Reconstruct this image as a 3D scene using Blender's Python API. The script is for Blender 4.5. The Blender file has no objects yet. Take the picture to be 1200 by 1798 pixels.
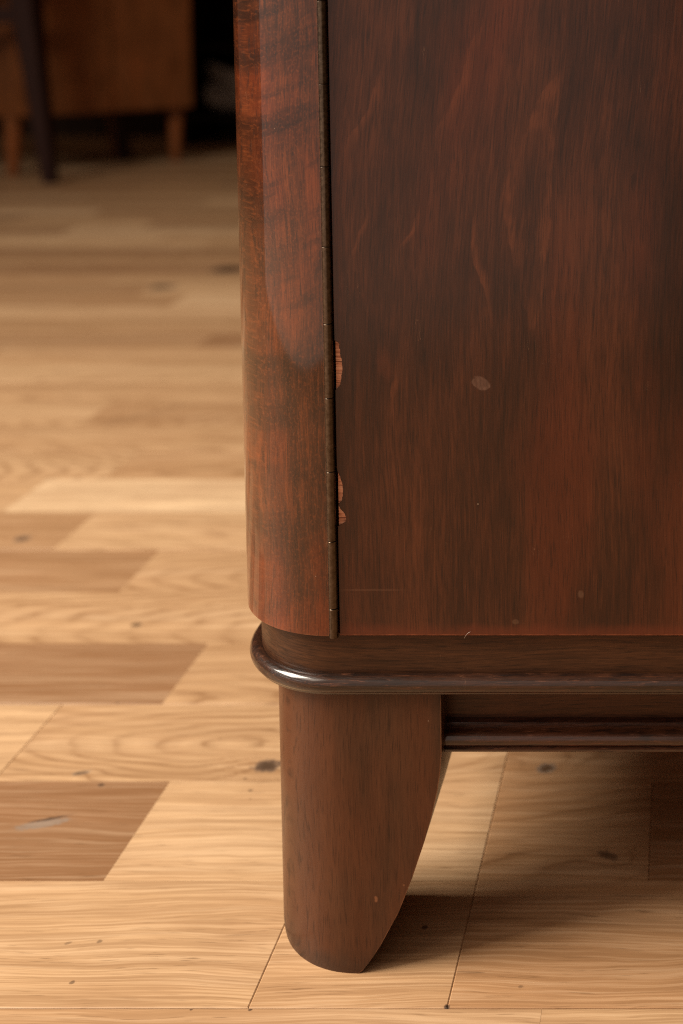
import bpy, bmesh, math, random
from mathutils import Vector, Matrix

# ------------------------------------------------------------------ camera
scene = bpy.context.scene
col = scene.collection
R = math.radians
cam_d = bpy.data.cameras.new('camera')
cam = bpy.data.objects.new('camera', cam_d)
col.objects.link(cam)
scene.camera = cam
cam.location = (0, 0, .35)
cam.rotation_euler = (R(90 - 3.93), 0, 0)
cam_d.sensor_fit = 'AUTO'
cam_d.sensor_width = 36.0
cam_d.lens = 2200 / 1798 * 36.0
cam_d.shift_x = -600 / 1798          # a view camera with its lens shifted
cam_d.shift_y = -717 / 1798
cam_d.clip_start = .02
cam_d.clip_end = 50
cam_d.dof.use_dof = True
cam_d.dof.focus_distance = .449
cam_d.dof.aperture_fstop = 7.2

# ------------------------------------------------------------------ light
world = bpy.data.worlds.new('World')
scene.world = world
world.use_nodes = True
bg = world.node_tree.nodes['Background']
bg.inputs[0].default_value = (1.0, .60, .38, 1)
bg.inputs[1].default_value = .10

def area(name, loc, target, sx, sy, power, colr):
    d = bpy.data.lights.new(name, 'AREA')
    d.shape = 'RECTANGLE'; d.size = sx; d.size_y = sy
    d.energy = power; d.color = colr
    o = bpy.data.objects.new(name, d); col.objects.link(o)
    o.location = loc
    o.rotation_euler = (Vector(target) - Vector(loc)).to_track_quat('-Z', 'Y').to_euler()
    return o
key = area('window_light', (-1.62, .10, 1.54), (-.14, .45, .08), .95, .95, 56, (1, .90, .77))
key.data.spread = R(142)          # beam narrowed to darken the far floor
area('low_fill_light', (-.645, -.135, .56), (-.06, .675, .56), 1.59, 1.08, 3.5, (1, .82, .70))  # added unseen fill: grey reflection on the stile, lifts the front faces
area('upper_fill_light', (-1.45, -.75, 1.9), (-.1, .45, .15), .9, .9, 11, (1, .82, .66))  # added unseen fill for the front faces, in place of ceiling bounce

scene.view_settings.view_transform = 'Standard'
scene.view_settings.look = 'None'
scene.view_settings.exposure = 0
scene.view_settings.gamma = 1
scene.view_settings.use_curve_mapping = False
scene.render.engine = 'CYCLES'
scene.cycles.use_denoising = False
scene.cycles.filter_width = 1.15
try:
    scene.cycles.denoiser = 'OPENIMAGEDENOISE'
    scene.cycles.denoising_input_passes = 'RGB_ALBEDO_NORMAL'
    scene.cycles.denoising_prefilter = 'ACCURATE'
except Exception:
    pass
scene.cycles.max_bounces = 8
scene.cycles.sample_clamp_indirect = 4

# ------------------------------------------------------------------ node helpers
class Mat:
    def __init__(s, name):
        s.m = bpy.data.materials.new(name); s.m.use_nodes = True
        s.t = s.m.node_tree; s.t.nodes.clear()
        s.out = s.t.nodes.new('ShaderNodeOutputMaterial')
        s.b = s.t.nodes.new('ShaderNodeBsdfPrincipled')
        s.t.links.new(s.b.outputs[0], s.out.inputs[0])
        s._c = None
    def set(s, sock, v):
        if isinstance(v, bpy.types.NodeSocket): s.t.links.new(v, sock)
        elif v is not None:
            try: sock.default_value = v
            except Exception: sock.default_value = (*v, 1)
    def p(s, name, v): s.set(s.b.inputs[name], v)
    def node(s, t): return s.t.nodes.new(t)
    def coord(s, kind='Object'):
        n = s.node('ShaderNodeTexCoord'); return n.outputs[kind]
    def pos(s): return s.node('ShaderNodeNewGeometry').outputs['Position']
    def M(s, op, a, b=0.0, c=None, clamp=False):
        n = s.node('ShaderNodeMath'); n.operation = op; n.use_clamp = clamp
        s.set(n.inputs[0], a); s.set(n.inputs[1], b)
        if c is not None: s.set(n.inputs[2], c)
        return n.outputs[0]
    def V(s, op, a, b=None, scale=None):
        n = s.node('ShaderNodeVectorMath'); n.operation = op
        s.set(n.inputs[0], a)
        if b is not None: s.set(n.inputs[1], b)
        if scale is not None: s.set(n.inputs['Scale'], scale)
        return n.outputs['Value'] if op in ('LENGTH', 'DISTANCE', 'DOT_PRODUCT') else n.outputs[0]
    def sep(s, v):
        n = s.node('ShaderNodeSeparateXYZ'); s.set(n.inputs[0], v); return n.outputs[:3]
    def comb(s, x, y, z):
        n = s.node('ShaderNodeCombineXYZ')
        for i, q in enumerate((x, y, z)): s.set(n.inputs[i], q)
        return n.outputs[0]
    def noise(s, vec, sc=(1, 1, 1), detail=3.0, rough=.55, dist=0.0, scale=1.0):
        v = s.V('MULTIPLY', vec, sc)
        n = s.node('ShaderNodeTexNoise')
        s.set(n.inputs['Vector'], v); n.inputs['Scale'].default_value = scale
        n.inputs['Detail'].default_value = detail; n.inputs['Roughness'].default_value = rough
        n.inputs['Distortion'].default_value = dist
        return n.outputs[0]
    def ramp(s, fac, stops, interp='LINEAR'):
        n = s.node('ShaderNodeValToRGB'); n.color_ramp.interpolation = interp
        e = n.color_ramp.elements
        while len(e) < len(stops): e.new(.5)
        for k, (q, c) in enumerate(stops):
            e[k].position = q
            e[k].color = (c, c, c, 1) if isinstance(c, (int, float)) else (*c, 1)
        s.set(n.inputs[0], fac); return n.outputs[0]
    def rng(s, v, a, b, c=0.0, d=1.0, smooth=False):
        n = s.node('ShaderNodeMapRange')
        if smooth: n.interpolation_type = 'SMOOTHSTEP'
        s.set(n.inputs['Value'], v)
        for k, q in zip((1, 2, 3, 4), (a, b, c, d)): s.set(n.inputs[k], q)
        return n.outputs[0]
    def mix(s, fac, a, b, mode='MIX'):
        n = s.node('ShaderNodeMix'); n.data_type = 'RGBA'; n.blend_type = mode
        s.set(n.inputs[0], fac); s.set(n.inputs[6], a); s.set(n.inputs[7], b)
        return n.outputs[2]
    def bump(s, h, strength=.2, dist=.0005):
        n = s.node('ShaderNodeBump'); n.inputs['Strength'].default_value = strength
        n.inputs['Distance'].default_value = dist
        s.set(n.inputs['Height'], h); s.t.links.new(n.outputs[0], s.b.inputs['Normal'])
    def spot(s, x, y, cx, cy, rx, ry, wob=None, ang=0.0, soft=.35):
        """mask of a wobbly ellipse in two coordinates"""
        dx = s.M('SUBTRACT', x, cx); dy = s.M('SUBTRACT', y, cy)
        if ang:
            ca, sa = math.cos(ang), math.sin(ang)
            dx, dy = (s.M('ADD', s.M('MULTIPLY', dx, ca), s.M('MULTIPLY', dy, sa)),
                      s.M('SUBTRACT', s.M('MULTIPLY', dy, ca), s.M('MULTIPLY', dx, sa)))
        d = s.V('LENGTH', s.comb(s.M('DIVIDE', dx, rx), s.M('DIVIDE', dy, ry), 0.0))
        if wob is not None: d = s.M('ADD', d, wob)
        return s.rng(d, 1 - soft, 1 + soft, 1, 0, True), d

# ------------------------------------------------------------------ dark veneer
FIGURE = [
    ([(-.0432, .3309), (-.0506, .3203), (-.0571, .3033), (-.0631, .2884), (-.0637, .2831), (-.0596, .2681), (-.0565, .2519), (-.0534, .2389)], .0009, .0060, .55),
    ([(-.0432, .3309), (-.0455, .3033), (-.0484, .2713), (-.0496, .2551), (-.0526, .2384)], .0050, .0010, .30),
    ([(-.0672, .3498), (-.0736, .3393), (-.0769, .3288), (-.0813, .3192), (-.0867, .3065)], .0009, .0050, .35),
    ([(-.1043, .3319), (-.1098, .3171), (-.1152, .3097), (-.1190, .3023)], .0006, .0040, .30),
    ([(-.0923, .2831), (-.0946, .2756), (-.0989, .2707)], .0008, .0022, .45),
    ([(-.1097, .2906), (-.1104, .2820), (-.1154, .2681)], .0007, .0022, .40),
    ([(-.0732, .2895), (-.0746, .2713), (-.0703, .2551), (-.0662, .2400)], .0007, .0030, .35),
    ([(-.0200, .3500), (-.0260, .3250), (-.0290, .3000), (-.0270, .2700)], .0008, .0045, .22),
    ([(-.0950, .1960), (-.0965, .1800), (-.0940, .1600)], .0010, .0060, .16),
    ([(-.0330, .1900), (-.0345, .1700), (-.0330, .1450)], .0012, .0030, .16),
    ([(-.1010, .2300), (-.1030, .2150), (-.1015, .2020)], .0008, .0020, .35),
]
def veneer(name, grain='Z', dark=(.016, .006, .003), mid=(.055, .017, .008), light=(.115, .036, .014),
           red=(.15, .030, .009), curl=0.0, rough=.34, coat=.35, coat_r=.16, red_amt=.5, wear=0.0,
           fibre=1.0, marks=True, contrast=1.0, scar=False, flame=0.0, lean=0.0, spec=.16, edge=0.0, bump=.10, dust=1.0, nick=None):
    m = Mat(name); o = m.coord()
    x, y, z = m.sep(o)
    if grain == 'Z': v = m.comb(m.M('ADD', x, m.M('MULTIPLY', y, .9)), m.M('MULTIPLY', y, .35), z)
    else: v = m.comb(z, y, x)                     # grain runs along X
    u, w, g = m.sep(v)
    # slow drift so that the fibres are never quite straight
    drift = m.noise(v, (7, 7, 5.5), 2)
    drift2 = m.noise(v, (30, 30, 14), 2)
    u2 = m.M('ADD', u, m.M('ADD', m.M('MULTIPLY', m.M('SUBTRACT', drift, .5), .013),
                           m.M('MULTIPLY', m.M('SUBTRACT', drift2, .5), .0030)))
    if lean:
        up = m.M('MAXIMUM', m.M('SUBTRACT', z, .235), 0.0)
        u2 = m.M('SUBTRACT', u2, m.M('MULTIPLY', m.M('MULTIPLY', up, up), lean))
    q = m.comb(u2, w, g)
    broad = m.noise(q, (40, 10, 8), 4, .6)
    streak = m.noise(q, (190, 20, 9), 4, .65)
    fine = m.noise(q, (1350, 200, 62), 3, .65)
    pores = m.noise(q, (2900, 300, 120), 2, .5)
    mott = m.noise(v, (26, 26, 15), 4, .62)
    t = m.M('ADD', m.M('MULTIPLY', broad, .7 * contrast), m.M('MULTIPLY', streak, .45 * contrast))
    t = m.M('ADD', t, m.M('MULTIPLY', fine, 1.15 * fibre))
    t = m.M('ADD', t, m.M('MULTIPLY', mott, .8 * contrast))
    mean = .5 * (.7 * contrast + .45 * contrast + 1.15 * fibre + .8 * contrast)
    t = m.M('ADD', m.M('SUBTRACT', t, mean), .5)
    dk = None
    if flame:
        # the tongues of figure in this sheet of veneer: edges that are crisp on one side and fade on the other
        wob = m.M('ADD', m.M('MULTIPLY', m.M('SUBTRACT', m.noise(o, (120, 120, 60), 3), .5), .0050),
                  m.M('MULTIPLY', m.M('SUBTRACT', m.noise(o, (700, 700, 90), 2), .5), .0016))
        brk = m.rng(m.noise(o, (60, 60, 38), 3), .36, .62, .15, 1, True)
        for pts, w0, w1, st in FIGURE:
            zs_ = [p[1] for p in pts]; xs_ = [p[0] for p in pts]
            za, zb, xa, xb = min(zs_), max(zs_), min(xs_), max(xs_)
            f = m.rng(z, za, zb)
            xc = m.ramp(f, sorted(((pz - za) / (zb - za), (px - xa) / (xb - xa)) for px, pz in pts))
            xc = m.M('ADD', m.M('MULTIPLY', xc, xb - xa), xa)
            d = m.M('ADD', m.M('SUBTRACT', x, xc), wob)
            k = m.M('MULTIPLY', m.rng(d, -w0, 0, 0, 1, True), m.rng(d, 0, w1, 1, 0, True))
            k = m.M('MULTIPLY', k, m.M('MULTIPLY', m.rng(z, za - .004, za + .006, 0, 1, True), m.rng(z, zb - .012, zb + .004, 1, 0, True)))
            k = m.M('MULTIPLY', m.M('MULTIPLY', k, brk), st * flame)
            t = m.M('ADD', t, k)
        for (dx, dz, rx, rz, st) in ((-.006, .240, .010, .060, .26), (-.052, .205, .022, .022, .12), (-.092, .230, .020, .020, .10), (-.050, .291, .006, .008, .08)):
            k, _ = m.spot(x, z, dx, dz, rx, rz, m.M('MULTIPLY', wob, 120), 0, .9)
            t = m.M('SUBTRACT', t, m.M('MULTIPLY', k, st))
    c = m.ramp(t, [(.08, dark), (.46, mid), (.88, light)])
    rm = m.rng(m.noise(q, (34, 10, 7), 3), .46, .72, 0, red_amt, True)
    c = m.mix(rm, c, red)
    pm = m.rng(pores, .54, .68, 0, .30 + .3 * fibre)
    c = m.mix(pm, c, tuple(k * .55 for k in dark))
    if curl:
        # curly figure: dark slanting bars across the grain
        cv = m.comb(m.M('MULTIPLY', u, 1.0), 0.0, m.M('SUBTRACT', z, m.M('MULTIPLY', u, .55)))
        b1 = m.noise(cv, (34, 1, 62), 4, .62, .4)
        b2 = m.noise(cv, (45, 1, 210), 3, .6, .6)
        bb = m.M('MULTIPLY', m.rng(m.M('ADD', m.M('MULTIPLY', b1, .70), m.M('MULTIPLY', b2, .30)), .44, .66, 0, 1, True), m.rng(z, .15, .27, .45, 1))
        c = m.mix(m.M('MULTIPLY', bb, curl), c, dark)
        gl = m.noise(q, (1900, 300, 900), 2)
        c = m.mix(m.rng(gl, .52, .78, 0, .30), c, tuple(min(1, k * 1.8) for k in light))
    hgt = m.M('ADD', fine, m.M('MULTIPLY', pores, -.6))
    rg = m.M('ADD', m.rng(mott, .3, .7, rough - .05, rough + .08), m.M('MULTIPLY', pm, .15))
    cw = coat
    if wear:
        # rubbed arrises and knocks
        wn = m.noise(o, (110, 1500, 1500), 4, .7)
        wm = m.rng(wn, .56, .70, 0, wear, True)
        c = m.mix(wm, c, (.13, .045, .020))
        wk = m.rng(m.noise(o, (60, 300, 300), 3), .60, .72, 0, .8, True)
        c = m.mix(wk, c, (.010, .005, .004))
        rg = m.M('ADD', rg, m.M('MULTIPLY', wm, .18))
    if marks:
        # dust specks and hairline scratches
        vo = m.node('ShaderNodeTexVoronoi'); vo.feature = 'F1'
        m.set(vo.inputs['Vector'], m.V('MULTIPLY', m.comb(x, m.M('MULTIPLY', y, 1), z), (1.4, 1.4, 1)))
        vo.inputs['Scale'].default_value = 72 * dust
        vr = m.sep(vo.outputs['Color'])[0]
        sp = m.M('MULTIPLY', m.rng(vo.outputs['Distance'], .018, .030, 1, 0), m.M('GREATER_THAN', vr, .62))
        c = m.mix(m.M('MULTIPLY', sp, .55), c, (.33, .23, .16))
        sc1 = m.noise(o, (300, 300, 34), 1, .5, 1.6)
        sm = m.M('MULTIPLY', m.rng(m.M('ABSOLUTE', m.M('SUBTRACT', sc1, .5)), 0, .0035, 1, 0),
                 m.rng(m.noise(o, (46, 46, 46), 2), .62 - .06 * (dust - 1), .70, 0, .55, True))
        c = m.mix(sm, c, (.30, .15, .08))
    if nick:
        wob = m.M('MULTIPLY', m.M('SUBTRACT', m.noise(o, (900, 900, 900), 3), .5), 1.4)
        for (nx, nz, rx, rz, st) in nick:
            k, _ = m.spot(x, z, nx, nz, rx, rz, wob, 0, .3)
            c = m.mix(m.M('MULTIPLY', k, st), c, (.34, .14, .065))
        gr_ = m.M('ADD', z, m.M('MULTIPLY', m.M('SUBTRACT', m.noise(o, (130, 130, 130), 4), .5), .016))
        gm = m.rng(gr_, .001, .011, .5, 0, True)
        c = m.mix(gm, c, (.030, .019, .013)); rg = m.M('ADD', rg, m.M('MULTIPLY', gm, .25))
    if scar:
        wob = m.M('MULTIPLY', m.M('SUBTRACT', m.noise(o, (420, 420, 420), 3), .5), .9)
        s1, d1 = m.spot(x, z, -.0713, .2213, .0033, .0021, wob, -.45, .14)
        inner = m.rng(m.noise(o, (900, 900, 380), 3), .35, .65, .45, 1.0)
        c = m.mix(m.M('MULTIPLY', m.M('MULTIPLY', s1, inner), .50), c, (.22, .12, .08))
        s2, d2 = m.spot(x, z, -.0365, .1445, .0011, .0014, wob, 0, .3)
        c = m.mix(m.M('MULTIPLY', s2, .4), c, (.16, .085, .05))
        s3, d3 = m.spot(x, z, -.0600, .1345, .0012, .0009, wob, 0, .3)
        c = m.mix(m.M('MULTIPLY', s3, .3), c, (.17, .09, .05))
        s4, d4 = m.spot(x, z, -.112, .1462, .0110, .00035, m.M('MULTIPLY', wob, .8), 0, .5)
        c = m.mix(m.M('MULTIPLY', s4, .20), c, (.20, .09, .05))
        s5, d5 = m.spot(x, z, -.105, .2275, .0022, .0062, m.M('MULTIPLY', wob, 1.2), .2, .6)
        c = m.mix(m.M('MULTIPLY', s5, .14), c, (.20, .045, .014))
        eb = m.M('ADD', z, m.M('MULTIPLY', m.M('SUBTRACT', m.noise(o, (90, 90, 90), 3), .5), .008))
        c = m.mix(m.rng(eb, .1300, .1350, .55, 0, True), c, (.13, .026, .010))
        el = m.M('ADD', z, m.M('MULTIPLY', m.M('SUBTRACT', m.noise(o, (240, 90, 90), 3), .5), .0012))
        c = m.mix(m.rng(el, .1294, .1299, .75, 0), c, (.30, .085, .035))
        rg = m.M('ADD', rg, m.M('MULTIPLY', s1, .25))
    m.p('Base Color', c); m.p('Roughness', rg)
    m.p('Coat Weight', cw); m.p('Coat Roughness', coat_r)
    m.p('Specular IOR Level', spec)
    if edge:
        # arrises rubbed through the polish
        be = m.node('ShaderNodeBevel'); be.samples = 4; be.inputs['Radius'].default_value = .0007
        ge = m.node('ShaderNodeNewGeometry')
        dt = m.V('DOT_PRODUCT', be.outputs[0], ge.outputs['Normal'])
        em = m.M('MULTIPLY', m.rng(dt, .995, .90, 0, 1), m.rng(m.noise(o, (260, 260, 130), 3), .40, .60, 0, edge, True))
        c = m.mix(em, c, (.24, .095, .042))
        m.p('Base Color', c)
    if wear: hgt = m.M('ADD', hgt, m.M('MULTIPLY', m.noise(o, (90, 420, 420), 3), 1.6))
    m.bump(hgt, bump, .0003)
    return m.m

def simple(name, colr, rough=.5, metal=0.0, nsc=200, amt=.35, coat=0.0):
    m = Mat(name); o = m.coord()
    n = m.noise(o, (nsc, nsc, nsc), 3, .6)
    c = m.mix(m.rng(n, .3, .7, 0, 1), tuple(k * (1 - amt) for k in colr), tuple(k * (1 + amt) for k in colr))
    m.p('Base Color', c); m.p('Roughness', m.rng(n, .3, .7, rough - .08, rough + .1)); m.p('Metallic', metal)
    m.p('Coat Weight', coat); m.p('Specular IOR Level', .2 if not metal else .5)
    m.bump(n, .06, .0004)
    return m.m

# ------------------------------------------------------------------ oak
KNOTS = [  # world x, y, rx, ry, strength, angle, grey
    (-.1949, .5647, .0066, .0050, .86, 0, .25),
    (-.2787, .5223, .0105, .0028, .62, .28, 1.0),
    (-.2775, .5258, .0085, .0010, .70, .30, .2),
    (-.2796, .5593, .0038, .0016, .65, .3, .8),
    (-.2662, .5502, .0018, .0012, .7, 0, .2),
    (-.3159, .7016, .0030, .0026, .75, 0, .1),
    (-.4447, .8213, .0050, .0050, .70, 0, .5),
    (-.6330, 1.725, .0240, .0240, 1.0, 0, .1),
    (-.6844, 1.611, .0240, .0170, .80, 0, .2),
    (-.0639, .5629, .0044, .0038, .75, .4, .8),
    (-.0315, .5018, .0050, .0022, .60, -.5, .2),
    (-.0999, .4603, .0013, .0011, .8, 0, .1),
    (-.0838, .4214, .0010, .0010, .9, 0, .1),
    (-.1530, .4200, .0008, .0006, .8, 0, .1),
    (-.1740, .4203, .0006, .0006, .7, 0, .1),
    (-.0588, .4307, .0009, .0008, .4, 0, .1),
    (-.2222, .4326, .0010, .0009, .6, 0, .1),
    (-.1965, .5460, .0011, .0009, .6, 0, .1),
    (-.2217, .4529, .0011, .0009, .5, 0, .1),
    (-.2330, .4520, .0014, .0008, .4, .4, .1),
    (-.4767, 1.0825, .0500, .0022, .35, .85, .2),
]
def oak(KNOTS=()):
    m = Mat('oak_parquet'); o = m.coord()
    oi = m.node('ShaderNodeObjectInfo')
    tone, hue, zd = m.sep(oi.outputs['Color']); yo = oi.outputs['Alpha']; rnd = oi.outputs['Random']
    off = m.V('SCALE', m.comb(m.M('FRACT', m.M('MULTIPLY', rnd, 17.31)), m.M('FRACT', m.M('MULTIPLY', rnd, 91.7)), rnd), scale=7.0)
    x, y, z = m.sep(o)
    P = m.pos(); px, py, pz = m.sep(P)
    v = m.V('ADD', o, off)
    # knots push the grain aside
    wobk = m.M('MULTIPLY', m.M('SUBTRACT', m.noise(P, (420, 420, 420), 4, .65), .5), 1.6)
    push = 0.0; spots = []
    for (kx, ky, rx, ry, st, an, gr) in KNOTS:
        mk, d = m.spot(px, py, kx, ky, rx, ry, wobk, an, .28)
        spots.append((mk, st, gr, d))
        if rx > .0034 and gr < 1 and ry > .0015:
            b = m.M('POWER', 2.718, m.M('MULTIPLY', m.M('MULTIPLY', d, d), -.10))
            b = m.M('MULTIPLY', b, ry * 2.6)
            push = m.M('ADD', push, b)
    # growth rings of a log whose axis runs nearly along the strip
    wv = m.noise(v, (6, 22, 22), 3, .5)
    wv2 = m.noise(v, (16, 90, 90), 3, .55)
    yy = m.M('ADD', m.M('ADD', y, yo), m.M('MULTIPLY', m.M('SUBTRACT', wv, .5), .028))
    slope = m.M('SUBTRACT', m.M('DIVIDE', oi.outputs['Object Index'], 100.0), .5)
    zz = m.M('ADD', zd, m.M('MULTIPLY', m.M('MULTIPLY', x, slope), m.rng(zd, .05, .15, 1, .08)))
    zz = m.M('ADD', zz, m.M('MULTIPLY', m.M('SUBTRACT', wv2, .5), .006))
    r = m.V('LENGTH', m.comb(yy, zz, 0.0))
    r = m.M('ADD', r, push)
    r = m.M('ADD', r, m.M('MULTIPLY', m.M('SUBTRACT', wv2, .5), .0024))
    ph = m.M('MULTIPLY', r, 190)
    saw = m.M('FRACT', ph)
    ring = m.ramp(saw, [(0, 1.0), (.12, .30), (.45, .0), (.80, .32), (1, 1.0)])
    ringvar = m.rng(m.noise(v, (5, 60, 60), 2), .35, .65, .30, 1.0, True)
    ring = m.M('MULTIPLY', ring, ringvar)
    yw = m.M('ADD', y, m.M('MULTIPLY', m.M('SUBTRACT', wv, .5), .022))
    q = m.V('ADD', m.comb(x, yw, z), off)
    fib = m.noise(q, (15, 820, 100), 3, .6)
    fib2 = m.noise(q, (7, 230, 60), 3, .6)
    por = m.noise(q, (75, 1500, 200), 2, .5)
    blot = m.noise(v, (13, 26, 26), 3, .6)
    ray = m.noise(v, (200, 90, 90), 2, .5)
    lightc = m.ramp(tone, [(0, (.205, .108, .056)), (.30, (.325, .184, .094)), (.55, (.51, .315, .165)), (.8, (.64, .420, .232)), (1, (.76, .54, .325))])
    lightc = m.mix(m.M('MULTIPLY', hue, .45), lightc, (.44, .205, .082))
    darkc = m.mix(.62, lightc, (.185, .082, .030))
    pale = m.mix(.40, lightc, (.84, .64, .43))
    band = m.noise(q, (3.2, 60, 30), 3, .6)
    c = m.mix(m.rng(blot, .46, .70, 0, .30), lightc, m.mix(.5, darkc, (.42, .19, .08)))
    c = m.mix(m.rng(band, .48, .66, 0, .34, True), c, darkc)
    c = m.mix(m.rng(band, .50, .34, 0, .34, True), c, pale)
    c = m.mix(m.rng(fib2, .44, .64, 0, .46), c, darkc)
    c = m.mix(m.rng(fib, .45, .62, 0, .50), c, darkc)
    c = m.mix(m.rng(fib, .50, .32, 0, .42), c, pale)
    ramt = m.rng(zd, .03, .20, .92, .26)
    c = m.mix(m.M('MULTIPLY', ring, ramt), c, m.mix(.5, darkc, (.20, .085, .030)))
    pm = m.M('MULTIPLY', m.rng(por, .60, .70, 0, 1), m.rng(ring, .05, .6, .2, .6))
    c = m.mix(pm, c, (.14, .070, .030))
    # little worm specks
    vo = m.node('ShaderNodeTexVoronoi'); m.set(vo.inputs['Vector'], v); vo.inputs['Scale'].default_value = 38
    vr = m.sep(vo.outputs['Color'])[0]
    sp = m.M('MULTIPLY', m.rng(vo.outputs['Distance'], .022, .045, 1, 0), m.M('GREATER_THAN', vr, .72))
    c = m.mix(m.M('MULTIPLY', sp, .5), c, (.07, .035, .018))
    rg = m.rng(blot, .3, .7, .40, .52)
    for mk, st, gr, d in spots:
        kc = m.mix(m.rng(d, .35, .95, 0, 1, True), (.27, .225, .185) if gr >= 1 else (.030, .017, .012), tuple(a + (b - a) * gr for a, b in zip((.085, .038, .018), (.24, .20, .165))))
        c = m.mix(m.M('MULTIPLY', mk, st), c, kc)
    m.p('Base Color', c); m.p('Roughness', rg)
    m.p('Specular IOR Level', .32)
    m.bump(m.M('SUBTRACT', fib, m.M('ADD', m.M('MULTIPLY', pm, .8), m.M('MULTIPLY', ring, .4))), .22, .0004)
    return m.m

OAK = oak()
MAT_STILE = veneer('figured_lacquered_veneer', 'Z', (.011, .0036, .0016), (.046, .0128, .0042), (.150, .036, .0085), (.26, .037, .0058),
                   curl=.85, rough=.34, coat=1.0, coat_r=.045, red_amt=.6, edge=.5, contrast=1.1, dust=1.6)
MAT_DOOR = veneer('mahogany_door_veneer', 'Z', (.0100, .0031, .0014), (.043, .0116, .0043), (.102, .0280, .0098), (.125, .0225, .0062),
                  rough=.40, coat=.55, coat_r=.19, red_amt=.40, scar=True, flame=1.1, contrast=.95, lean=.6, fibre=.72)
MAT_LEG = veneer('brown_leg_veneer', 'Z', (.011, .0052, .0027), (.052, .0212, .0098), (.105, .043, .0190), (.115, .033, .0115),
                 rough=.42, coat=.3, coat_r=.20, red_amt=.50, contrast=.80, edge=.75, fibre=.55,
                 nick=((-.1122, .0288, .0006, .0011, .5), (-.0905, .062, .0004, .0009, .4), (-.1020, .034, .0005, .0004, .3)))
MAT_RAIL = veneer('brown_rail_veneer', 'X', (.010, .0045, .0023), (.046, .0175, .0074), (.088, .034, .0135), (.085, .024, .0080),
                  rough=.42, coat=.25, coat_r=.25, red_amt=.35, contrast=.8)
MAT_BEAD = veneer('dark_rubbed_bead', 'X', (.005, .0028, .0020), (.022, .0092, .0052), (.060, .022, .0105), (.075, .020, .008),
                  rough=.36, coat=.85, coat_r=.10, red_amt=.4, wear=.9, bump=.5)
MAT_CORE = veneer('bare_wood_core', 'X', (.30, .10, .055), (.74, .34, .20), (.86, .47, .30), (.60, .18, .10),
                  rough=.7, coat=0, red_amt=.5, marks=False, fibre=1.8)
MAT_HINGE = simple('aged_bronze', (.092, .066, .046), .28, .9, 700, .35)
MAT_PIN = simple('blackened_gap', (.010, .007, .005), .6, .3)
MAT_INSIDE = simple('raw_dark_underside', (.13, .048, .021), .7)
MAT_SIDEB = veneer('orange_brown_veneer', 'Z', (.085, .029, .0095), (.18, .062, .0195), (.28, .098, .032), (.34, .085, .018),
                   rough=.45, coat=.2, red_amt=.3, marks=False)
MAT_CHAIR = simple('black_brown_stain', (.022, .007, .005), .6, 0, 120, .3, 0)
MAT_WALL = simple('dim_plaster', (.045, .030, .022), .9, 0, 30, .2)
MAT_SHELF = simple('black_brown_board', (.012, .008, .007), .6)
MAT_SACK = simple('grey_cloth', (.32, .30, .29), .9, 0, 300, .15)
MAT_SACK2 = simple('charcoal_cloth', (.34, .32, .31), .9, 0, 300, .15)

# ------------------------------------------------------------------ mesh helpers
def mesh_obj(name, bm, mat, parent=None, loc=None, smooth=False):
    bmesh.ops.recalc_face_normals(bm, faces=bm.faces)
    me = bpy.data.meshes.new(name); bm.to_mesh(me); bm.free()
    me.materials.append(mat)
    if smooth:
        for p in me.polygons: p.use_smooth = True
        try: me.set_sharp_from_angle(angle=R(38))
        except Exception: pass
    o = bpy.data.objects.new(name, me); col.objects.link(o)
    if parent: o.parent = parent
    if loc: o.location = loc
    return o
def empty(name, loc=(0, 0, 0), rz=0):
    o = bpy.data.objects.new(name, None); col.objects.link(o)
    o.empty_display_size = .05
    o.location = loc; o.rotation_euler = (0, 0, rz)
    return o
def tag(o, label, cat=None, group=None, kind=None):
    o['label'] = label
    if cat: o['category'] = cat
    if group: o['group'] = group
    if kind: o['kind'] = kind
    return o
def box(x0, x1, y0, y1, z0, z1, bev=0.0, seg=2):
    bm = bmesh.new()
    bmesh.ops.create_cube(bm, size=1)
    bmesh.ops.scale(bm, vec=(x1 - x0, y1 - y0, z1 - z0), verts=bm.verts)
    bmesh.ops.translate(bm, vec=((x0 + x1) / 2, (y0 + y1) / 2, (z0 + z1) / 2), verts=bm.verts)
    if bev: bmesh.ops.bevel(bm, geom=bm.edges[:], offset=bev, segments=seg, affect='EDGES', profile=.6)
    return bm
def extrude_poly(pts, axis, a, b, bev=0.0, seg=2):
    """pts: closed outline; axis 'Z' -> (x, y) outline swept in z, axis 'Y' -> (x, z) outline swept in y"""
    bm = bmesh.new()
    f = (lambda p, t: (p[0], p[1], t)) if axis == 'Z' else (lambda p, t: (p[0], t, p[1]))
    lo = [bm.verts.new(f(p, a)) for p in pts]; hi = [bm.verts.new(f(p, b)) for p in pts]
    n = len(pts)
    bm.faces.new(lo); bm.faces.new(list(reversed(hi)))
    for i in range(n): bm.faces.new((lo[i], lo[(i + 1) % n], hi[(i + 1) % n], hi[i]))
    if bev:
        rim = [e for e in bm.edges if (e.verts[0] in lo and e.verts[1] in lo) or (e.verts[0] in hi and e.verts[1] in hi)]
        bmesh.ops.bevel(bm, geom=rim, offset=bev, segments=seg, affect='EDGES', profile=.5)
    return bm
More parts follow.
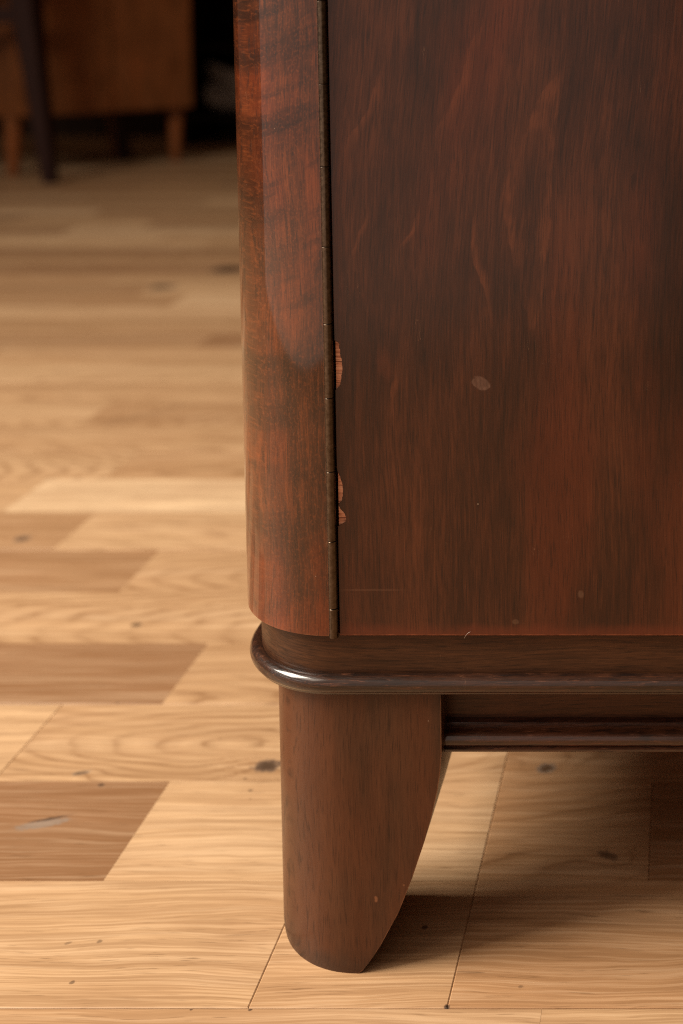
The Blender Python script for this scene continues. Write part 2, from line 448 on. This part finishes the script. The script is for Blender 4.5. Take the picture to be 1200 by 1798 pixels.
def sweep(path, prof):
    """path: list of (x, y, nx, ny) with outward normals; prof: closed list of (out, z)"""
    bm = bmesh.new(); rings = []
    for (x, y, nx, ny) in path:
        rings.append([bm.verts.new((x + nx * o, y + ny * o, z)) for o, z in prof])
    n = len(prof)
    for a, b in zip(rings, rings[1:]):
        for i in range(n): bm.faces.new((a[i], a[(i + 1) % n], b[(i + 1) % n], b[i]))
    bm.faces.new(rings[0]); bm.faces.new(list(reversed(rings[-1])))
    return bm
def cyl(x, y, z0, z1, r, seg=20, chamf=0.0):
    bm = bmesh.new()
    levels = [(z0, r - chamf), (z0 + chamf, r), (z1 - chamf, r), (z1, r - chamf)] if chamf else [(z0, r), (z1, r)]
    rings = [[bm.verts.new((x + q * math.cos(6.283185 * k / seg), y + q * math.sin(6.283185 * k / seg), zz)) for k in range(seg)] for zz, q in levels]
    for a, b in zip(rings, rings[1:]):
        for k in range(seg): bm.faces.new((a[k], a[(k + 1) % seg], b[(k + 1) % seg], b[k]))
    bm.faces.new(rings[0]); bm.faces.new(list(reversed(rings[-1])))
    return bm
def taper(p0, p1, r0, r1, square=False, seg=12):
    """a straight bar from p0 to p1, round or square, whose size changes"""
    bm = bmesh.new(); p0 = Vector(p0); p1 = Vector(p1)
    d = (p1 - p0).normalized()
    a = d.orthogonal().normalized() if abs(d.z) < .9 else Vector((1, 0, 0))
    a = (a - d * a.dot(d)).normalized(); b = d.cross(a)
    n = 8 if square else seg
    def ring(p, r):
        if square:
            k = .78
            pts = [(1, k), (k, 1), (-k, 1), (-1, k), (-1, -k), (-k, -1), (k, -1), (1, -k)]
            return [bm.verts.new(p + a * (u * r) + b * (v * r)) for u, v in pts]
        return [bm.verts.new(p + a * (r * math.cos(6.283185 * i / n)) + b * (r * math.sin(6.283185 * i / n))) for i in range(n)]
    A = ring(p0, r0); B = ring(p1, r1)
    for i in range(n): bm.faces.new((A[i], A[(i + 1) % n], B[(i + 1) % n], B[i]))
    bm.faces.new(A); bm.faces.new(list(reversed(B)))
    return bm

rng = random.Random(11)

# ------------------------------------------------------------------ floor
floor = mesh_obj('floor', box(-4.2, 3.0, -3.0, 4.2, -.05, -.0035), OAK)
floor.color = (.5, .2, .2, .3)
tag(floor, 'light oak strip parquet floor', kind='structure')

EDGES = [.355, .4208, .4862, .5528, .6179, .6798, .7426, .8041, .8661, .9297]
while EDGES[-1] < 3.6: EDGES.append(EDGES[-1] + .0637)
# strips the photograph lets one tell apart: row -> [(x end, tone, hue, ring depth, ring offset)]
ROWS = {  # strips under the cabinet are reddened, painting in its warm shade
    0: [(-.60, .6, .1, .3, .2), (-.05, .60, .25, .22, .16), (.5, .6, .1, .3, .1)],
    1: [(-.56, .6, .1, .3, .2), (-.1541, .64, .05, .24, -.20), (-.0836, .66, .45, .30, .12), (.16, .50, .80, .26, .20), (.5, .6, .1, .3, .1)],
    2: [(-.52, .7, .1, .3, .2), (-.2357, .12, .30, .30, .16), (-.0836, .70, .05, .28, .22), (-.0140, .52, .85, .05, .04), (.24, .16, .9, .3, .1), (.5, .6, .1, .3, .1)],
    3: [(-.317, .80, .0, .2, .1), (-.0836, .66, .08, .003, -.002), (.10, .52, .80, .1, .05), (.5, .5, .2, .3, .1)],
    4: [(-.52, .5, .1, .3, .2), (-.2665, .16, .30, .20, .10), (-.02, .66, .15, .03, .03), (.5, .6, .1, .3, .1)],
    5: [(-.49, .72, .1, .3, .2), (.08, .68, .06, .02, .015), (.5, .6, .1, .3, .1)],
    6: [(-.345, .36, .20, .16, .08), (.03, .64, .10, .012, .010), (.5, .6, .1, .3, .1)],
    7: [(-.416, .42, .20, .2, .1), (-.05, .76, .0, .1, .07), (.5, .6, .1, .3, .1)],
    8: [(-.483, .66, .10, .2, .1), (-.12, .98, .0, .25, .12), (.5, .6, .1, .3, .1)],
    9: [(-.44, .72, .10, .02, .02), (.02, .56, .30, .02, .02), (.5, .6, .1, .3, .1)],
    10: [(-.36, .62, .15, .05, .03), (.10, .74, .05, .05, .03), (.5, .6, .1, .3, .1)],
    11: [(-.52, .70, .05, .05, .03), (-.1, .48, .25, .05, .03), (.5, .6, .1, .3, .1)],
}
TONE = {12: .62, 13: .70, 14: .66, 15: .30, 16: .46, 17: .82, 18: .50, 19: .55, 20: .48, 21: .42, 22: .58, 23: .40, 24: .52}
oak_for = {}
def plank(x0, x1, y0, y1, c, ends=(0, 0), sides=(0, 0), slope=None):
    """one strip; ends / sides: 1 where a joint shows as a line, 0 where the glue line is tight"""
    hx, hy = (x0 + x1) / 2, (y0 + y1) / 2
    g = [(.00006, .00006, .00014, .00014)[j] if e else .00002 for j, e in enumerate((*ends, *sides))]
    k = [.00040 if e else .00002 for e in (*ends, *sides)]
    L, Rr, F, B = x0 - hx + g[0], x1 - hx - g[1], y0 - hy + g[2], y1 - hy - g[3]
    bm = bmesh.new()
    up = [bm.verts.new(p) for p in ((L + k[0], F + k[2], 0), (Rr - k[1], F + k[2], 0), (Rr - k[1], B - k[3], 0), (L + k[0], B - k[3], 0))]
    lo = [bm.verts.new(p) for p in ((L, F, -.0003), (Rr, F, -.0003), (Rr, B, -.0003), (L, B, -.0003))]
    bt = [bm.verts.new((v.co.x, v.co.y, -.0034)) for v in lo]
    bm.faces.new(up)
    for A, Bq in ((lo, up), (bt, lo)):
        for i in range(4): bm.faces.new((A[i], A[(i + 1) % 4], Bq[(i + 1) % 4], Bq[i]))
    ks = tuple(i for i, kn in enumerate(KNOTS) if x0 - .003 < kn[0] < x1 + .003 and y0 - .003 < kn[1] < y1 + .003)
    if ks and ks not in oak_for: oak_for[ks] = oak([KNOTS[i] for i in ks])
    o = mesh_obj('plank', bm, oak_for[ks] if ks else OAK, floor, (hx, hy, rng.uniform(-.00004, .00004)))
    o.color = c
    o.pass_index = int(100 * (.5 + (slope if slope is not None else rng.choice((-1, 1)) * rng.uniform(.06, .30))))
SLOPE = {(3, -.0836): .25, (6, .03): .22, (5, .08): -.2}
LINES = (-.1541, -.0836, -.317, -.0140)
for i, (ya, yb) in enumerate(zip(EDGES, EDGES[1:])):
    xl = -.62 * yb - .16
    sd = (i % 3 == 1, i % 3 == 0)
    if i in ROWS:
        x = min(xl, ROWS[i][0][0] - .12)
        for (xe, t, h, zd, yo) in ROWS[i]:
            plank(x, xe, ya, yb, (t, h, zd, yo), (x in LINES, xe in LINES), sd, SLOPE.get((i, xe))); x = xe
    else:
        x = xl - rng.uniform(0, .2)
        while x < .42:
            xe = x + rng.uniform(.26, .58)
            plank(x, xe, ya, yb, (min(1, max(.18, rng.gauss(TONE.get(i, .58), .15 if i in TONE else .25))), rng.uniform(0, .4), rng.choice([.01, .03, .1, .25]), rng.uniform(0, .15)), (0, 0), sd)
            x = xe

# ------------------------------------------------------------------ cabinet
XR = .62                    # right end, out of the picture
YB = .80                    # back
cab = tag(empty('cabinet', (-.126, .4366, 0)), 'dark mahogany cabinet with rounded corner, beaded plinth and curved bracket leg on oak floor', 'cabinet')
def part(name, bm, mat, parent=cab, smooth=True):
    o = mesh_obj(name, bm, mat, None, None, smooth)
    o.parent = parent
    o.matrix_parent_inverse = Matrix.Translation(cab.location).inverted() if parent is cab else Matrix.Identity(4)
    return o
def arc(cx, cy, r, n=28, a0=0.0, a1=90.0):
    """front to left side: points with outward normals"""
    out = []
    for k in range(n + 1):
        t = R(a0 + (a1 - a0) * k / n)
        out.append((cx - r * math.sin(t), cy - r * math.cos(t), -math.sin(t), -math.cos(t)))
    return out
# rounded corner stile
CX, CYS, RS = -.126, .4762, .042
outer = [(-.1266, CYS - RS)] + [(p[0], p[1]) for p in arc(CX, CYS, RS, 40, 1.2)]
outline = outer + [(CX - RS, .52), (CX - RS + .020, .52), (CX - RS + .020, .456), (-.1266, .456)]
part('corner_stile', extrude_poly(outline, 'Z', .1292, .86, .0009, 2), MAT_STILE)
part('side_panel', box(CX - RS + .0004, CX - RS + .018, .5203, YB, .1292, .86, .0008), MAT_STILE)
# door: bare core behind a veneer whose hinge edge is chipped
DL, DB = -.1229, .1294
door = part('door', box(DL + .0003, XR - .05, .4350, .452, DB + .0004, .85), MAT_CORE, smooth=False)
def bite(z1, z0, prof):
    """points going down the edge, bitten in by prof (fraction, depth)"""
    pts = []
    n = 26
    for k in range(n + 1):
        f = k / n
        d = 0
        for (fa, da), (fb, db) in zip(prof, prof[1:]):
            if fa <= f <= fb: d = da + (db - da) * (f - fa) / (fb - fa)
        d += rng.uniform(-.00022, .00022) if 0 < k < n else 0
        pts.append((DL + max(d, 0), z1 + (z0 - z1) * f))
    return pts
left = [(DL, .85)]
left += bite(.2366, .2188, [(0, 0), (.03, .0020), (.12, .0018), (.30, .0022), (.45, .0028), (.62, .0027), (.80, .0022), (.93, .0017), (1, 0)])
left += bite(.1905, .1776, [(0, 0), (.15, .0009), (.35, .0018), (.6, .0022), (.85, .0020), (.96, .0011), (1, .0004)])
left += bite(.1774, .1696, [(0, .0004), (.2, .0012), (.35, .0024), (.6, .0032), (.8, .0029), (.93, .0016), (1, 0)])
left += [(DL, DB)]
outline = left + [(XR - .05, DB), (XR - .05, .85)]
part('door_veneer', extrude_poly(outline, 'Y', .4342, .4349, .00018, 1), MAT_DOOR, smooth=False).parent = door
for o in [c for c in door.children]: o.matrix_parent_inverse = Matrix.Identity(4)
# carcass behind the door and floor of the cabinet
part('carcass', box(CX - RS + .021, XR, .4562, YB - .004, .1300, .855), MAT_INSIDE)
# hinge
HX, HY, HR = -.1248, .4338, .00158
hinge = part('hinge', cyl(HX, HY, .1292, .84, .00125, 12), MAT_PIN)
zs = [.1290, .13988, .16454, .18983, .21637, .24289, .27020, .29828, .32710]
while zs[-1] < .82: zs.append(zs[-1] + .0287)
for k, (a, b) in enumerate(zip(zs, zs[1:])):
    o = part('knuckle', cyl(HX + rng.uniform(-.00006, .00006), HY + (0 if k % 2 else -.00008), a + .00012, b - .00012, HR, 20, .00008), MAT_HINGE)
    o.parent = hinge; o.matrix_parent_inverse = Matrix.Identity(4)
# plinth band with rounded corner
PX, PY, PR = -.126, .4726, .036
pth = [(XR, PY - PR, 0, -1)] + [(PX + .4, PY - PR, 0, -1)] + arc(PX, PY, PR, 28) + [(PX - PR, YB, -1, 0)]
part('plinth', sweep(pth, [(0, .1070), (0, .1291), (-.014, .1291), (-.014, .1070)]), MAT_RAIL)
# half-round bead round the plinth, with a small lip below
bead_prof = [(-.003, .1073), (.0018, .1073), (.0024, .1075), (.0027, .1079)]
for k in range(11):
    a = R(-58 + 148 * k / 10)
    bead_prof.append((.0010 + .0034 * math.cos(a), .1112 + .0034 * math.sin(a)))
bead_prof += [(.0004, .1144), (-.0002, .1140), (-.003, .1140)]
part('bead', sweep(pth, bead_prof), MAT_BEAD)
part('bottom_board', box(PX - PR + .0145, XR, .4512, YB - .002, .1075, .1285), MAT_INSIDE)
# bracket legs
LX, LY, LR = -.120, .4724, .036
def leg(name):
    bm = bmesh.new()
    inner = [(.1069, -.0875), (.0839, -.0876), (.0765, -.0882), (.0693, -.0894), (.0600, -.0916), (.0498, -.0945), (.0370, -.0988),
             (.0237, -.1040), (.0106, -.1110), (.0045, -.1150), (.0012, -.1176), (0, -.1192)]
    dep = .0420
    plan = [(p[0], p[1]) for p in arc(LX, LY, LR, 22)]
    rings = []
    for (z, xi) in inner:
        sh = 0 if z > .003 else .0005 * (1 - z / .003)     # softened foot
        cxm = LX
        ring = []
        ring.append(bm.verts.new((xi, LY - LR + dep, z)))
        ring.append(bm.verts.new((xi, LY - LR + .0004, z)))
        for (x, y) in plan:
            x = min(x, xi - .0005)
            d = Vector((x - LX, y - LY)); s = (LR - sh) / LR
            ring.append(bm.verts.new((LX + d.x * s if x < LX else x, LY + d.y * s, z)))
        ring.append(bm.verts.new((LX - LR + sh, LY - LR + dep, z)))
        rings.append(ring)
    n = len(rings[0])
    for a, b in zip(rings, rings[1:]):
        for i in range(n): bm.faces.new((a[i], a[(i + 1) % n], b[(i + 1) % n], b[i]))
    bm.faces.new(rings[0]); bm.faces.new(list(reversed(rings[-1])))
    bmesh.ops.remove_doubles(bm, verts=bm.verts, dist=1e-6)
    return part(name, bm, MAT_LEG)
l0 = leg('leg')
for (dx, dy, sx, sy) in ((0, 0, 1, -1), (0, 0, -1, 1), (0, 0, -1, -1)):
    o = l0.copy(); col.objects.link(o); o.parent = cab
    mx = Matrix.Diagonal((sx, sy, 1, 1))
    tx = (XR + (LX - LR)) if sx < 0 else 0
    ty = (YB + LY - LR) if sy < 0 else 0
    o.matrix_parent_inverse = Matrix.Translation(cab.location).inverted()
    o.matrix_basis = Matrix.Translation((tx, ty, 0)) @ mx
# aprons between the legs
part('apron', box(-.0878, XR - .07, .4486, .462, .0822, .1068), MAT_RAIL)
ab = [(0.0, .0818), (.0072, .0818), (.0078, .0822), (.0080, .0831)]
for k in range(9):
    a = R(-50 + 140 * k / 8)
    ab.append((.0048 + .0031 * math.cos(a), .0858 + .0030 * math.sin(a)))
ab += [(.0040, .0893), (.0030, .0905), (0, .0908)]
part('apron_bead', sweep([(-.0876, .4486, 0, -1), (.2, .4486, 0, -1), (XR - .07, .4486, 0, -1)], ab), MAT_BEAD)
part('side_apron', box(-.150, -.138, .4790, YB - .043, .0822, .1068), MAT_RAIL)

# a wisp of lint caught under the door edge
bm = bmesh.new()
pts = [(-.0783, .4335, .1288), (-.0776, .4330, .1300), (-.0768, .4329, .1310), (-.0760, .4332, .1313)]
vs = []
for p in pts:
    p = Vector(p); vs.append([bm.verts.new(p + Vector(q) * .00007) for q in ((1, 0, 0), (-.5, .8, 0), (-.5, -.8, 0))])
for a, b in zip(vs, vs[1:]):
    for i in range(3): bm.faces.new((a[i], a[(i + 1) % 3], b[(i + 1) % 3], b[i]))
lint = mesh_obj('lint_fibre', bm, simple('pale_lint', (.6, .55, .5), .9))
tag(lint, 'tiny pale lint fibre stuck at the lower edge of the cabinet door', 'lint')

# ------------------------------------------------------------------ things at the back
wall = mesh_obj('wall', box(-4.2, 3.0, 3.72, 3.9, -.04, 2.6), MAT_WALL)
tag(wall, 'dim wall behind the furniture', kind='structure')

# small cabinet set at an angle
A = Vector((-1.449, 2.72, 0)); d1 = Vector((.63, .777, 0)); ang = math.atan2(d1.y, d1.x)
nb = tag(empty('side_cabinet', A, ang), 'orange brown two-door side cabinet on short tapered legs behind the dark chair', 'side cabinet')
mesh_obj('body', box(0, .405, .004, .38, .131, .72, .003), MAT_SIDEB, nb)
for (a, b) in ((.004, .206), (.209, .401)): mesh_obj('door', box(a, b, -.014, .0035, .135, .715, .002), MAT_SIDEB, nb)
for (lx, ly) in ((-.0, .06), (.365, .03), (.02, .34), (.37, .34)):
    mesh_obj('leg', taper((lx + .012, ly, 0), (lx + .016, ly, .1312), .012, .019), MAT_SIDEB, nb, None, True)

# dark chair
ch = tag(empty('chair', (-1.338, 2.633, 0)), 'black brown wooden chair with tapered legs in front of the side cabinet', 'chair')
mesh_obj('leg', taper((0, 0, 0), (-.045, .0, .44), .013, .027, True), MAT_CHAIR, ch)
mesh_obj('leg', taper((-.44, .0, 0), (-.405, .0, .44), .013, .027, True), MAT_CHAIR, ch)
for lx in (-.03, -.41): mesh_obj('leg', taper((lx, .42, 0), (lx - .01 * (1 if lx > -.2 else -1), .38, .44), .013, .022, True), MAT_CHAIR, ch)
mesh_obj('seat_rail', box(-.405, -.045, -.012, .014, .338, .372, .003), MAT_CHAIR, ch)
mesh_obj('seat', box(-.46, .0, -.03, .42, .441, .475, .01), MAT_CHAIR, ch)
for lx in (-.02, -.41): mesh_obj('back_post', taper((lx, .385, .47), (lx, .46, .86), .018, .013, True), MAT_CHAIR, ch)
mesh_obj('backrest', box(-.40, -.03, .430, .450, .70, .84, .004), MAT_CHAIR, ch)

# dark shelf with cloth bundles in the gap beside it
sh = tag(empty('shelf_unit', (-1.12, 3.40, 0)), 'nearly black low open shelf unit in the gap beside the side cabinet', 'shelf')
mesh_obj('side', box(-.25, -.235, 0, .28, 0, .8), MAT_SHELF, sh)
mesh_obj('side', box(.535, .55, 0, .28, 0, .8), MAT_SHELF, sh)
for z in (.07, .262, .46, .78): mesh_obj('shelf', box(-.235, .535, 0, .28, z, z + .016), MAT_SHELF, sh)
mesh_obj('back', box(-.235, .535, .281, .29, .01, .79), MAT_SHELF, sh)
def bundle(name, loc, sx, sy, sz, mat, label, seed):
    bm = bmesh.new(); bmesh.ops.create_icosphere(bm, subdivisions=4, radius=1)
    r_ = random.Random(seed); fr = [(r_.uniform(2, 6), r_.uniform(0, 6), r_.uniform(2, 6), r_.uniform(0, 6)) for _ in range(4)]
    for v in bm.verts:
        n = v.co.normalized()
        k = 1 + sum(.05 * math.sin(a * n.x * 1.5 + b + c * n.z + d * n.y) for a, b, c, d in fr)
        q = Vector((math.copysign(abs(n.x) ** .7, n.x) * sx * k, math.copysign(abs(n.y) ** .7, n.y) * sy * k, (math.copysign(abs(n.z) ** .6, n.z) + 1) * sz * k))
        v.co = Vector((q.x, q.y, max(0, q.z)))
    o = mesh_obj(name, bm, mat, None, loc, True)
    return tag(o, label, 'cloth bundle')
bundle('cloth_bundle', (-1.20, 3.50, .0858), .13, .10, .066, MAT_SACK, 'pale grey cloth bundle on the bottom of the dark shelf', 3)
bundle('cloth_bundle', (-1.10, 3.50, .2778), .12, .10, .070, MAT_SACK2, 'charcoal cloth bundle on the middle of the dark shelf', 8)
